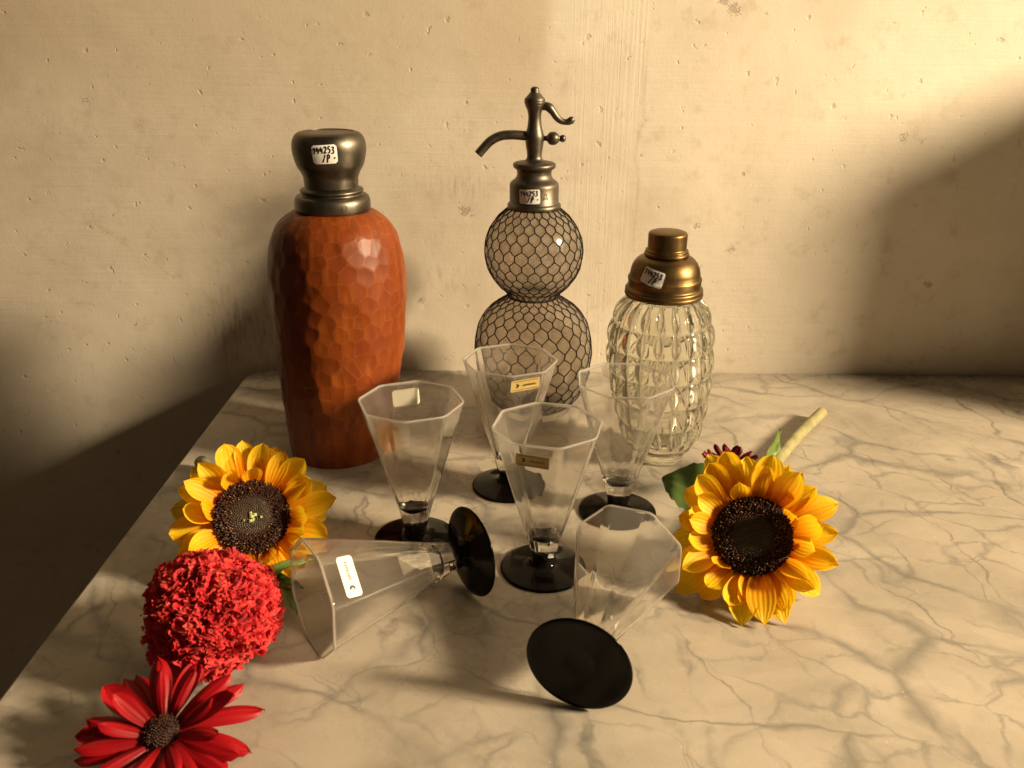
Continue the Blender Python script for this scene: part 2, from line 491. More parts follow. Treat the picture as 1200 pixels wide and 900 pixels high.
# ------------------------------------------------------------------ the setting
WALL_Y = 1.0885
def build_wall():
    xs = np.r_[np.linspace(-2.2, -0.74, 30), np.linspace(-0.72, 0.72, 640), np.linspace(0.74, 2.2, 30)]
    zs = np.r_[np.linspace(-0.85, -0.06, 60), np.linspace(-0.055, 0.47, 250), np.linspace(0.49, 1.6, 40)]
    X, Z = np.meshgrid(xs, zs)
    h = 0.0010 * fbm(X * 3.0, Z * 3.0, None, 3, 3) + 0.00016 * fbm(X * 22, Z * 34, None, 4, 11)
    # broad trowel strokes
    h += 0.00012 * vnoise(X * 7 + Z * 3, Z * 70, None, 21) * smooth01(fbm(X * 5, Z * 6, None, 3, 31), 0.0, 0.6)
    chip = np.zeros_like(X)
    n1 = fbm(X * 160, Z * 160, None, 4, 51)
    chips = [(0.244, 0.436, .012, 1), (0.232, 0.443, .008, 1), (0.252, 0.432, .007, .8), (0.300, 0.388, .004, .6),
             (-0.059, 0.207, .013, .9), (-0.052, 0.200, .008, .8), (-0.070, 0.215, .006, .6), (0.267, 0.163, .013, .8), (0.258, 0.170, .007, .6),
             (0.272, 0.156, .006, .7), (0.223, 0.191, .007, .9), (0.273, 0.254, .0055, 1), (-0.117, 0.092, .007, 1), (-0.111, 0.085, .004, 1),
             (-0.110, 0.105, .004, .5), (-0.058, 0.352, .014, .45), (0.152, 0.315, .004, .8), (0.143, 0.400, .005, .8), (0.160, 0.330, .005, .6),
             (0.150, 0.275, .004, .8), (0.235, 0.222, .004, .7), (0.295, 0.345, .004, .5), (-0.345, 0.053, .010, .7), (-0.316, 0.071, .008, .6),
             (0.249, 0.120, .006, .6), (0.290, 0.210, .0035, .5), (-0.145, 0.295, .004, .5), (-0.235, 0.178, .004, .5), (-0.42, 0.12, .010, .8),
             (0.46, 0.30, .012, .8), (0.52, 0.12, .009, .9), (-0.50, 0.33, .012, .8), (0.41, 0.40, .006, .7), (-0.03, 0.245, .004, .6),
             (0.10, 0.24, .003, .6), (0.207, 0.300, .003, .6), (-0.27, 0.40, .003, .7), (-0.012, 0.13, .004, .5), (-0.085, 0.265, .0035, .6)]
    for cx, cz, r, s in chips:
        d = np.sqrt(((X - cx) / 1.25) ** 2 + (Z - cz) ** 2) / (r * 0.85)
        chip = np.maximum(chip, s * np.exp(-d * d * 0.75))
    # worn scratches low on the left
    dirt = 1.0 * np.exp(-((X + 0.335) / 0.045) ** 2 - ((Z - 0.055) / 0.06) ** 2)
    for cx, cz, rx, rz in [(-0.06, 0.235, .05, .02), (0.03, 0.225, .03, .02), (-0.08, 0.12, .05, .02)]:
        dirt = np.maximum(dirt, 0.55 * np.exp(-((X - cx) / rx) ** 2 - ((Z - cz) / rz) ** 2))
    # the seam of a later plaster skim and the darker unpainted patch above it
    seam = 0.146 + 0.0035 * vnoise(Z * 25, Z * 0, None, 81)
    right = smooth01(X, seam - 0.001, seam + 0.001)
    h += 0.0003 * right * smooth01(Z, 0.14, 0.2) * (1 - smooth01(Z, 0.36, 0.42))
    sm = np.exp(-((X - seam) / 0.0009) ** 2) * smooth01(Z, 0.15, 0.2) * (1 - smooth01(Z, 0.35, 0.40))
    chip = np.maximum(chip, 0.62 * sm)
    edge = 0.030 + 0.012 * fbm(Z * 14, X * 3, None, 3, 91)
    patch = (1 - smooth01(X, edge - 0.012, edge + 0.012)) * smooth01(Z + 0.02 * fbm(X * 12, Z * 5, None, 3, 95), 0.26, 0.42)
    patch = patch * (0.60 + 0.5 * np.exp(-((X + 0.01) / 0.05) ** 2)) 
    left = (1 - smooth01(X + 0.03 * fbm(X * 8, Z * 8, None, 3, 97), -0.12, 0.02)) * 0.22
    patch = np.clip(patch + left, 0, 1)
    brush = smooth01(X, 0.045, 0.075) * (1 - right) * 0.9 + 0.12
    trowel = smooth01(fbm(X * 4 + 3, Z * 7, None, 3, 98), -0.3, 0.5) * (1 - brush * 0.7)
    h -= chip ** 2 * 0.0003
    V = np.stack([X, WALL_Y - h - 0.0008, Z], -1).reshape(-1, 3)
    # thickness: a plain back
    o = mk('wall', V, grid_faces(len(xs), len(zs)), MW, None, True,
           dict(chip=chip.ravel(), patch=patch.ravel(), dirt=dirt.ravel(), brush=brush.ravel(), trowel=trowel.ravel()))
    tag(o, 'old cream plaster wall with chips, brush marks and a hairline seam', None, None, 'structure')
    del o['label']
build_wall()

def box(name, x0, x1, y0, y1, z0, z1, mat, parent=None):
    V = [(x, y, z) for z in (z0, z1) for y in (y0, y1) for x in (x0, x1)]
    F = [(0, 2, 3, 1), (4, 5, 7, 6), (0, 1, 5, 4), (2, 6, 7, 3), (0, 4, 6, 2), (1, 3, 7, 5)]
    return mk(name, V, F, mat, parent, False)

fl = box('floor', -2.2, 2.4, -1.6, 1.087, -0.88, -0.85, FLOORM)
tag(fl, kind='structure')

def build_table():
    root = empty('marble_table', (0.35, 0.65, -0.80))
    tag(root, 'veined cream and grey marble table pushed against the plaster wall', 'table')
    x0, x1, y0, y1 = -0.338, 1.15, 0.20, 1.0862
    def outline(inset, r):
        pts = []
        for cx, cy, a0, rr in ((x1 - .03, y0 + .03, -90, .03), (x1 - .03, y1 - .03, 0, .03), (x0 + r, y1 - r, 90, r), (x0 + r, y0 + r, 180, r)):
            for k in range(13):
                a = math.radians(a0 + 90 * k / 12)
                pts.append((cx + (rr - inset) * math.cos(a), cy + (rr - inset) * math.sin(a)))
        return pts
    levels = [(0.0016, 0.0), (0.0004, -0.0005), (0.0, -0.0018), (0.0, -0.026), (0.002, -0.029)]
    V = []; F = []
    for ins, z in levels:
        V += [(x, y, z) for x, y in outline(ins, 0.045)]
    n = 52
    for j in range(len(levels) - 1):
        for i in range(n):
            F.append((j * n + i, (j + 1) * n + i, (j + 1) * n + (i + 1) % n, j * n + (i + 1) % n))
    F.append(list(range(n))); F.append([(len(levels) - 1) * n + i for i in range(n)][::-1])
    V = [(x - 0.35, y - 0.65, z + 0.80) for x, y, z in V]
    mk('tabletop', V, F, MM, root, False)
    b = box('table_base', -0.60, 0.72, -0.36, 0.40, -0.04, 0.770, DARKWOOD, root)
build_table()

# added board, unseen at right, to throw the soft shadow low on the wall
def build_board():
    root = empty('added_shade_board', (0.885, 0.805, 0.0), (0, math.radians(4.0), 0))
    tag(root, 'added dark painted wooden shutter leaf leaning at the right end of the marble table', 'blocker')
    fr = []
    for n_, a in (('stile', (0.0, 0.022)), ('stile', (0.228, 0.250))):
        box(n_, -0.009, 0.009, a[0], a[1], 0.004, 0.50, DARKWOOD, root)
    for z in (0.004, 0.474):
        box('rail', -0.008, 0.008, 0.0225, 0.2275, z + .0005, z + .026, DARKWOOD, root)
    box('panel', -0.004, 0.004, 0.0225, 0.2275, 0.031, 0.4735, DARKWOOD, root)
build_board()

# ------------------------------------------------------------------ stickers and handwriting
GLYPH = {
    '1': [[(.15, .62), (.5, .98), (.5, 0)]],
    '4': [[(.30, .95), (.10, .42), (.80, .42)], [(.66, .75), (.62, .0)]],
    '2': [[(.10, .78), (.30, .98), (.62, .95), (.72, .70), (.45, .35), (.08, .04), (.50, .10), (.85, .03)]],
    '5': [[(.80, .98), (.28, .95), (.22, .58), (.55, .62), (.76, .36), (.58, .06), (.15, .04)]],
    '3': [[(.12, .90), (.50, 1.0), (.74, .80), (.38, .55), (.74, .40), (.66, .08), (.20, .0), (.06, .12)]],
    '/': [[(.05, -.05), (.75, 1.05)]],
    'P': [[(.25, -.15), (.32, .95), (.70, .98), (.85, .72), (.62, .48), (.30, .48)]],
    '.': [[(.35, .38), (.62, .52), (.40, .58)]],
    'A': [[(.05, 0), (.5, 1), (.95, 0)], [(.30, .10), (.5, .42), (.70, .10)]],
    'd': [[(.7, 1), (.7, 0)], [(.7, .5), (.4, .6), (.15, .3), (.4, 0), (.7, .15)]],
    'u': [[(.15, .6), (.15, .15), (.4, 0), (.7, .15), (.7, .6)], [(.7, .15), (.7, 0)]],
    'r': [[(.2, .6), (.2, 0)], [(.2, .35), (.45, .6), (.7, .55)]],
    'o': [[(.45, .6), (.15, .45), (.15, .15), (.45, 0), (.75, .15), (.75, .45), (.45, .6)]],
    'b': [[(.2, 1), (.2, 0), (.55, 0), (.75, .2), (.7, .5), (.45, .6), (.2, .45)]],
}
def strokes_for(text, x, y, w, h, slant=0.12, gap=0.10, jit=0.0):
    out = []
    for k, ch in enumerate(text):
        if ch == ' ': x += w * 0.6; continue
        dy = random.uniform(-jit, jit) * h
        for st in GLYPH[ch]:
            out.append([(x + (px + slant * py) * w, y + dy + py * h) for px, py in st])
        x += w * (1 + gap)
    return out
def ribbon_uv(st, wd):
    """thin ribbon strokes -> (verts uv, faces)"""
    V = []; F = []
    for s in st:
        P = np.array(s, float)
        if len(P) > 2:
            P = cat_path([(p[0], p[1], 0) for p in P], 3)[:, :2]
        T = np.gradient(P, axis=0); T /= np.linalg.norm(T, axis=1)[:, None] + 1e-9
        N = np.stack([-T[:, 1], T[:, 0]], -1) * wd * 0.5
        o = len(V)
        for p, n_ in zip(P, N):
            V.append(p + n_); V.append(p - n_)
        for i in range(len(P) - 1):
            F.append((o + 2 * i, o + 2 * i + 1, o + 2 * i + 3, o + 2 * i + 2))
    return V, F
def sheet(name, outline_w, outline_h, rad, surf, off, mat, parent, nx=14, ny=10, warp=None):
    """rounded-rectangle sheet mapped by surf(u,v,off)"""
    V = []; F = []
    for j in range(ny + 1):
        v = -outline_h / 2 + outline_h * j / ny
        dv = max(0, abs(v) - (outline_h / 2 - rad))
        hw = outline_w / 2 - (rad - math.sqrt(max(rad * rad - dv * dv, 0)))
        for i in range(nx + 1):
            u = -hw + 2 * hw * i / nx
            V.append(surf(u, v, off))
    F = grid_faces(nx + 1, ny + 1).tolist()
    if warp: V = warp(V)
    return mk(name, V, F, mat, parent)
def written(name, st, wd, surf, off, mat, parent):
    V, F = ribbon_uv(st, wd)
    return mk(name, [surf(p[0], p[1], off) for p in V], F, mat, parent, False)
def handwriting(surf, W, Hh, parent, dot=True, off=0.0005):
    st = strokes_for('144253', -W * .45, Hh * .06, W * .125, Hh * .34, 0.15, 0.16, 0.06)
    st += strokes_for('/P' + (' .' if dot else ''), -W * .10, -Hh * .38, W * .14, Hh * .36, 0.15, 0.12)
    written('handwriting', st, Hh * 0.072, surf, off, INK, parent)

def lathe_surf(profile, ang0, z0, rot=0.0, lean=None):
    P = np.array(profile, float); P = P[np.argsort(P[:, 1])]
    cr, sr = math.cos(rot), math.sin(rot)
    def rr(z): return float(np.interp(z, P[:, 1], P[:, 0]))
    r0 = rr(z0)
    slope = (rr(z0 + .004) - rr(z0 - .004)) / .008
    k = 1 / math.sqrt(1 + slope * slope)
    def f(u, v, off):
        a = u * cr - v * sr; b = u * sr + v * cr
        z = z0 + b * k
        r = rr(z) + off
        t = ang0 + a / r0
        return ((lean(z) if lean else 0) + r * math.cos(t), r * math.sin(t), z)
    return f

# ------------------------------------------------------------------ carved wooden bottle
def wooden_bottle():
    root = empty('carved_wooden_bottle', (-0.1813, 0.8556, 0.0))
    tag(root, 'tall orange brown carved bottle with dark pewter cap and white sticker, standing at left', 'bottle')
    def lean(z): return 0.0095 * smooth01(np.float64(z), -0.04, 0.16) - 0.0009
    prof = refine([(0.0500, 0.0), (0.0514, 0.0035), (0.0562, 0.041), (0.0611, 0.0818), (0.0645, 0.120), (0.0663, 0.1549), (0.0673, 0.1812), (0.0664, 0.1990),
                   (0.0632, 0.2190), (0.0565, 0.2365), (0.0470, 0.2462), (0.0380, 0.2515), (0.0300, 0.2525)], 8)
    P = resample(prof, 560)
    n = 720
    s = np.r_[0, np.cumsum(np.hypot(*np.diff(P, axis=0).T))]
    th = np.arange(n) * 2 * PI / n
    R0 = 0.062
    U = th[None, :] * R0 + 0 * s[:, None]; S = s[:, None] + 0 * th[None, :]
    # gouge marks: a jittered hexagonal set of dished cells, taller towards the foot
    seeds = []
    y = -0.01; row = 0
    while y < s[-1] + 0.02:
        t = min(max(y / s[-1], 0), 1)
        hh = 0.0195 - 0.0050 * t
        ww = 0.0118 + 0.0040 * t
        cnt = int(round(2 * PI * R0 / ww)); ww = 2 * PI * R0 / cnt
        for i in range(cnt):
            seeds.append(((i + 0.5 * (row % 2)) * ww + random.gauss(0, ww * .21), y + random.gauss(0, hh * .17), hh / ww, random.random()))
        y += hh * 0.86; row += 1
    seeds = np.array(seeds)
    L = 2 * PI * R0
    best = np.full(U.shape, 9.0); second = np.full(U.shape, 9.0); cid = np.zeros(U.shape)
    for sx, sy, asp, rv in seeds:
        i0, i1 = np.searchsorted(s, [sy - 0.024, sy + 0.024])
        if i1 <= i0: continue
        jc = int(round(sx / L * n)); js = np.arange(jc - 50, jc + 51) % n
        dx = np.abs(U[i0:i1][:, js] - (sx % L)); dx = np.minimum(dx, L - dx)
        dy = (S[i0:i1][:, js] - sy) / (1 + 0.75 * (asp - 1))
        d = dx * dx + dy * dy - (rv - .5) * 4e-6
        sub = np.ix_(range(i0, i1), js)
        b = best[sub]; se = second[sub]; c = cid[sub]
        m1 = d < b
        se = np.where(m1, b, np.minimum(se, d)); c = np.where(m1, rv, c); b = np.where(m1, d, b)
        best[sub] = b; second[sub] = se; cid[sub] = c
    ridge = np.exp(-(second - best) / 6.0e-6)
    hgt = np.minimum(best, 8.0e-5) / 6.0e-5 * 0.00050
    hgt -= ridge * 0.00018
    hgt += 0.0006 * fbm(np.cos(th)[None] * 3 + 0 * S, np.sin(th)[None] * 3 + 0 * S, S * 25, 3, 5)
    env = smooth01(S, 0.0, 0.004) * (1 - smooth01(S, s[-1] - 0.010, s[-1] - 0.004))
    r = P[:, 0:1] + (hgt - 0.0009) * env
    V = np.stack([r * np.cos(th)[None] + np.array([lean(z) for z in P[:, 1]])[:, None], r * np.sin(th)[None], P[:, 1:2] + 0 * th[None]], -1).reshape(-1, 3)
    F = grid_faces(n, len(P), True).tolist(); F.append(list(range(n))[::-1])
    mk('carved_body', V, F, MC, root, True, dict(ridge=(ridge * env).ravel(), cell=(cid * 0.55).ravel()))
    cap = [(0.0340, 0.2510), (0.0354, 0.2528), (0.0358, 0.2560), (0.0357, 0.2610), (0.0346, 0.2648), (0.0325, 0.2666), (0.0298, 0.2670), (0.0285, 0.2674),
           (0.0284, 0.2690), (0.0296, 0.2698), (0.0299, 0.2712), (0.0290, 0.2724), (0.0264, 0.2730), (0.0254, 0.2744)]
    lathe('pewter_collar', cap, PEWTER, root, 120, lean)
    knob = refine([(0.0250, 0.2738), (0.0254, 0.2790), (0.0257, 0.2835), (0.0280, 0.2888), (0.0314, 0.2950), (0.0338, 0.3044), (0.0343, 0.3110), (0.0333, 0.3172),
                   (0.0305, 0.3220), (0.0272, 0.3240), (0.0235, 0.3247), (0.0225, 0.3240), (0.0150, 0.3236), (0.0001, 0.3236)], 6)
    lathe('pewter_cap', knob, PEWTER, root, 120, lean)
    sf = lathe_surf([(r_, z_) for r_, z_ in knob if z_ < 0.3225], math.radians(-86), 0.3080, math.radians(3), lean)
    st = sheet('sticker', 0.0228, 0.0168, 0.0020, sf, 0.0003, PAPER, root)
    handwriting(sf, 0.0228, 0.0168, st)
    mk('collar_dot', *(lambda q: (q[0], q[1]))(ribbon_to3d(lathe_surf(cap, math.radians(-62), 0.2585, 0, lean))), STEEL, root, False)

def ribbon_to3d(surf):
    st = [[(-.002, -.003), (-.002, .003), (.0018, .0028), (.002, -.001), (-.001, -.001)]]
    V, F = ribbon_uv(st, 0.0006)
    return [surf(p[0], p[1], 0.0003) for p in V], F
wooden_bottle()

# ------------------------------------------------------------------ soda siphon
def siphon():
    root = empty('soda_siphon', (0.0246, 0.9653, 0.0))
    tag(root, 'double-bulb glass soda siphon wrapped in wire netting with dark metal tap and spout', 'siphon')
    def lean(z): return -0.012 * z
    body = refine([(0.0415, 0.0), (0.0428, 0.002), (0.0430, 0.0087), (0.0470, 0.0135), (0.0530, 0.0215), (0.0610, 0.0400), (0.0648, 0.0610), (0.0653, 0.0776), (0.0608, 0.1032), (0.0489, 0.1213),
                   (0.0345, 0.1318), (0.0280, 0.1368), (0.0300, 0.1425), (0.0389, 0.1510), (0.0490, 0.1675), (0.0528, 0.1886), (0.0487, 0.2084), (0.0387, 0.2242), (0.0285, 0.2335), (0.0240, 0.2375)], 7)
    B = resample(body, 150)
    # inner skin
    T = np.gradient(B, axis=0); T /= np.linalg.norm(T, axis=1)[:, None]
    inn = B - np.stack([T[:, 1], -T[:, 0]], -1) * 0.0032
    inn = inn[(inn[:, 1] > 0.006)][::-1]
    inn = inn[inn[:, 0] > 0]
    full = np.vstack([[[0.0001, 0.0015]], B, inn, [[0.0001, inn[-1, 1] + 0.001]]])
    lathe('glass_bottle', full, SIPH, root, 160, lean, False, False)
    # hexagonal wire netting
    bot, top = 0.0150, 0.2350
    seg = [(p[0], p[1]) for p in body if bot - .004 < p[1] < top + .002]
    Q = resample(seg, 400)
    qs = np.r_[0, np.cumsum(np.hypot(*np.diff(Q, axis=0).T))]
    def at(sv, th, off=0.0011):
        r = np.interp(sv, qs, Q[:, 0]) + off; z = np.interp(sv, qs, Q[:, 1])
        return np.array([r * math.cos(th) + lean(z), r * math.sin(th), z])
    N = 24
    # row spacing follows the local circumference a little
    rows = [0.002]
    while rows[-1] < qs[-1] - 0.004:
        r = np.interp(rows[-1], qs, Q[:, 0])
        rows.append(rows[-1] + 0.0028 + 0.0095 * (r / 0.062))
    rows[-1] = qs[-1] - 0.001
    V = []; F = []
    def wire(p, q, rad, sub=3, bow=0.0):
        pts = []
        for i in range(sub + 1):
            t = i / sub
            b = bow * math.sin(PI * t)
            pts.append(at(p[0] + (q[0] - p[0]) * t, p[1] + (q[1] - p[1]) * t + b))
        v, f = tube_arrays(pts, rad, 5, False, None, len(V))
        V.extend(v); F.extend(f)
    nodes = {}
    for j in range(len(rows)):
        sp = (rows[min(j + 1, len(rows) - 1)] - rows[max(j - 1, 0)]) / (2 if 0 < j < len(rows) - 1 else 1)
        a = sp * 0.27
        for i in range(N * 2):
            up = (i + j) % 2 == 0
            jt = random.gauss(0, 0.028 * 2 * PI / N); js = random.gauss(0, sp * 0.03)
            nodes[(j, i)] = (min(max(rows[j] + (a if up else -a) + js, 0.0), qs[-1]), 2 * PI * i / (N * 2) + jt)
    for j in range(len(rows)):
        for i in range(N * 2):
            p = nodes[(j, i)]; q = nodes[(j, (i + 1) % (N * 2))]
            q = (q[0], q[1] + (2 * PI if i == N * 2 - 1 else 0))
            wire(p, q, 0.00060, 3)
            if (i + j) % 2 == 0 and j + 1 < len(rows):
                u = nodes[(j + 1, i)]
                if u[0] > p[0]: wire(p, u, 0.00074, 2)
    for sv in (0.0, float(np.interp(0.1375, Q[:, 1], qs)), float(qs[-1])):
        for k in range(2):
            pts = [at(sv + (k - .5) * 0.0012, 2 * PI * t / 72, 0.0009) for t in range(73)]
            v, f = tube_arrays(pts, 0.0006, 5, False, None, len(V)); V.extend(v); F.extend(f)
    tag(mk('wire_netting', np.array(V), F, WIRE, root), kind='stuff')
    # metal head
    coll = [(0.0240, 0.2335), (0.0272, 0.2338), (0.0285, 0.2352), (0.0288, 0.2370), (0.0286, 0.2392), (0.0272, 0.2404), (0.0263, 0.2412), (0.0263, 0.2585),
            (0.0258, 0.2610), (0.0240, 0.2632), (0.0215, 0.2648), (0.0200, 0.2662), (0.0190, 0.2680), (0.0182, 0.2705), (0.0184, 0.2738), (0.0200, 0.2762), (0.0220, 0.2774), (0.0228, 0.2795),
            (0.0225, 0.2816), (0.0205, 0.2828), (0.0150, 0.2834), (0.0110, 0.2846)]
    lathe('collar', coll, PEWTER2, root, 110, lean)
    tap = refine([(0.0125, 0.2836), (0.0100, 0.2850), (0.0080, 0.2878), (0.0080, 0.2930), (0.0092, 0.3005), (0.0100, 0.3085), (0.0090, 0.3140), (0.0076, 0.3190), (0.0067, 0.3281), (0.0075, 0.3345), (0.0098, 0.3400),
                  (0.0102, 0.3420)], 4)
    tap += [(0.0108, 0.3424), (0.0110, 0.3436), (0.0106, 0.3448), (0.0109, 0.3455), (0.0108, 0.3468), (0.0085, 0.3490), (0.0060, 0.3520), (0.0046, 0.3535), (0.0044, 0.3545), (0.0047, 0.3558), (0.0040, 0.3576), (0.0022, 0.3587), (0.0001, 0.3590)]
    lathe('tap_column', tap, PEWTER2, root, 64, lean)
    x0 = lean(0.31)
    sp = cat_path([(x0 + .002, 0, .3095), (x0 - .010, 0, .3100), (x0 - .024, -.001, .3108), (x0 - .036, -.002, .3095), (x0 - .046, -.003, .3045), (x0 - .054, -.004, .2965), (x0 - .0590, -.005, .2908)], 6)
    # hollow spout: outer skin, lip, inner skin
    v1, f1 = tube_arrays(sp, np.linspace(.0050, .0046, len(sp)), 18, False)
    inner = sp[::-1][:14]
    v2, f2 = tube_arrays(inner, 0.0032, 18, False, None, len(v1))
    m1 = (len(sp) - 1) * 18
    lip = []
    A = np.array(v1[m1:m1 + 18]); Bv = np.array(v2[:18])
    for k in range(18):
        kk = (k + 1) % 18
        ja = int(np.argmin(np.linalg.norm(Bv - A[k], axis=1))); jb = int(np.argmin(np.linalg.norm(Bv - A[kk], axis=1)))
        lip.append([m1 + k, m1 + kk, len(v1) + jb, len(v1) + ja])
    mk('spout', np.array(v1 + v2), f1 + f2 + lip, PEWTER2, root)
    lv = cat_path([(x0 + .004, 0, .3395), (x0 + .0125, -.001, .3395), (x0 + .0175, -.001, .3355), (x0 + .0225, -.001, .3290), (x0 + .0280, -.001, .3250), (x0 + .0345, -.001, .3245), (x0 + .0405, -.001, .3280)], 6)
    t = np.linspace(0, 1, len(lv))
    tube('lever', lv, np.interp(t, [0, .25, .5, .75, .93, 1], [.0040, .0050, .0038, .0026, .0032, .0018]), PEWTER2, root, 14, np.interp(t, [0, .4, 1], [1, .9, 1.3]))
    kp = [(x0 + .006 + a, 0, .3075) for a in (0, .006, .0075, .0085, .0105, .0135, .0165, .0190, .0200, .0208, .0225, .0245, .0262, .0270)]
    tube('screw_knob', kp, [.0026, .0026, .0034, .0052, .0066, .0070, .0064, .0042, .0026, .0028, .0038, .0038, .0026, .0004], PEWTER2, root, 20)
    sf = lathe_surf(coll, math.radians(-102), 0.2510, math.radians(2), lean)
    st = sheet('sticker', 0.0225, 0.0150, 0.0010, sf, 0.0003, PAPER, root)
    handwriting(sf, 0.0225, 0.0150, st)
    sf2 = lathe_surf(coll, math.radians(-64), 0.2508, 0, lean)
    en = written('engraved_letter', strokes_for('A', -.0035, -.0040, .0068, .0072, 0, 0), 0.0006, sf2, 0.00025, STEEL, root)
    written('engraved_border', [[(-.0065, -.0060), (-.0065, .0060)], [(-.0065, .0060), (.0020, .0060)]], 0.0003, sf2, 0.00025, STEEL, root)
siphon()

# ------------------------------------------------------------------ glass cocktail shaker
def shaker():
    root = empty('cocktail_shaker', (0.1560, 0.8414, 0.0))
    tag(root, 'pressed clear glass cocktail shaker with aged brass cap and white sticker, standing at right', 'cocktail shaker')
    def lean(z): return -0.0095 * smooth01(np.float64(z), -0.03, 0.14)
    prof = refine([(0.0255, 0.0), (0.0262, 0.0010), (0.0266, 0.0060), (0.0300, 0.0105), (0.0355, 0.0180), (0.0415, 0.0350), (0.0458, 0.0535), (0.0494, 0.0724), (0.0520, 0.0980), (0.0524, 0.1230), (0.0508, 0.1440),
                   (0.0450, 0.1610), (0.0372, 0.1718), (0.0335, 0.1760), (0.0330, 0.1830)], 8)
    P = resample(prof, 300); n = 20 * 24
    s = np.r_[0, np.cumsum(np.hypot(*np.diff(P, axis=0).T))]
    th = np.arange(n) * 2 * PI / n
    zed = P[:, 1]
    tiers = [0.022, 0.046, 0.072, 0.0985, 0.1250, 0.1490, 0.1740]
    v = np.interp(s, [float(np.interp(z, zed, s)) for z in tiers], np.arange(len(tiers)))
    act = (zed > tiers[0]) & (zed < tiers[-1])
    fv = v - np.floor(v)
    pil = np.where(act, 4 * fv * (1 - fv), 0)               # pillow of each tier
    u = (th * 20 / (2 * PI)); fu = np.abs((u + 0.5) % 1 - 0.5) * 2    # 0 at groove, 1 at mid block
    w = 0.08 + 0.46 * np.clip(pil, 0, 1)
    olive = np.clip(1 - (fu[None, :] / w[:, None]) ** 1.6, 0, 1) * np.where(act, 0.25 + 0.75 * pil, 0)[:, None]
    hz = 0.0034 * (np.clip(pil, 0, 1) ** 0.8)[:, None] - 0.0036 * olive
    r = P[:, 0:1] + hz - 0.0022
    V1 = np.stack([r * np.cos(th + .12)[None] + np.array([lean(z) for z in zed])[:, None], r * np.sin(th + .12)[None], zed[:, None] + 0 * th[None]], -1).reshape(-1, 3)
    ip = refine([(0.0310, 0.1830), (0.0318, 0.1750), (0.0362, 0.1680), (0.0430, 0.1560), (0.0468, 0.1400), (0.0478, 0.1200), (0.0470, 0.0980), (0.0446, 0.0740), (0.0410, 0.0540), (0.0365, 0.0360), (0.0300, 0.0210), (0.0200, 0.0140), (0.0080, 0.0125), (0.0001, 0.0123)], 5)
    V2, _ = lathe_arrays(ip, n, lean, False, False)
    F1 = grid_faces(n, len(P) + len(ip), True).tolist()
    # underside with a star-cut hollow
    rings = [(0.0001, 0.0035), (0.010, 0.0034), (0.020, 0.0022), (0.0235, 0.0002)]
    V0, _ = lathe_arrays(rings, n, lean, False, False)
    V = np.vstack([V0, V1, V2])
    F1 = grid_faces(n, len(rings) + len(P) + len(ip), True).tolist()
    mk('pressed_glass_body', V, F1, SHAK, root)
    cap = [(0.0362, 0.1752), (0.0374, 0.1757), (0.0379, 0.1772), (0.0378, 0.1788), (0.0370, 0.1797), (0.0374, 0.1806), (0.0375, 0.1822), (0.0368, 0.1836), (0.0354, 0.1842), (0.0350, 0.1850), (0.0351, 0.1900), (0.0355, 0.1915), (0.0354, 0.1932), (0.0346, 0.1940)]
    cap += refine([(0.0343, 0.1944), (0.0336, 0.1975), (0.0330, 0.2010), (0.0312, 0.2060), (0.0280, 0.2105), (0.0240, 0.2133), (0.0204, 0.2146)], 5)
    tilt = empty
    lathe('brass_collar', cap, BRASS, root, 120, lean)
    cap2 = [(0.0190, 0.2140), (0.0208, 0.2146), (0.0215, 0.2158), (0.0214, 0.2172), (0.0204, 0.2180), (0.0198, 0.2184), (0.0205, 0.2192), (0.0203, 0.2202), (0.0186, 0.2207), (0.0184, 0.2220), (0.0186, 0.2342), (0.0184, 0.2356), (0.0178, 0.2366), (0.0155, 0.2377), (0.0100, 0.2386), (0.0001, 0.2389)]
    lathe('brass_lid', cap2, BRASS, root, 100, lean)
    sf = lathe_surf(cap, math.radians(-120), 0.2000, math.radians(-13), lean)
    st = sheet('sticker', 0.0222, 0.0150, 0.0010, sf, 0.0005, PAPER, root)
    handwriting(sf, 0.0222, 0.0150, st, False, 0.0007)
shaker()

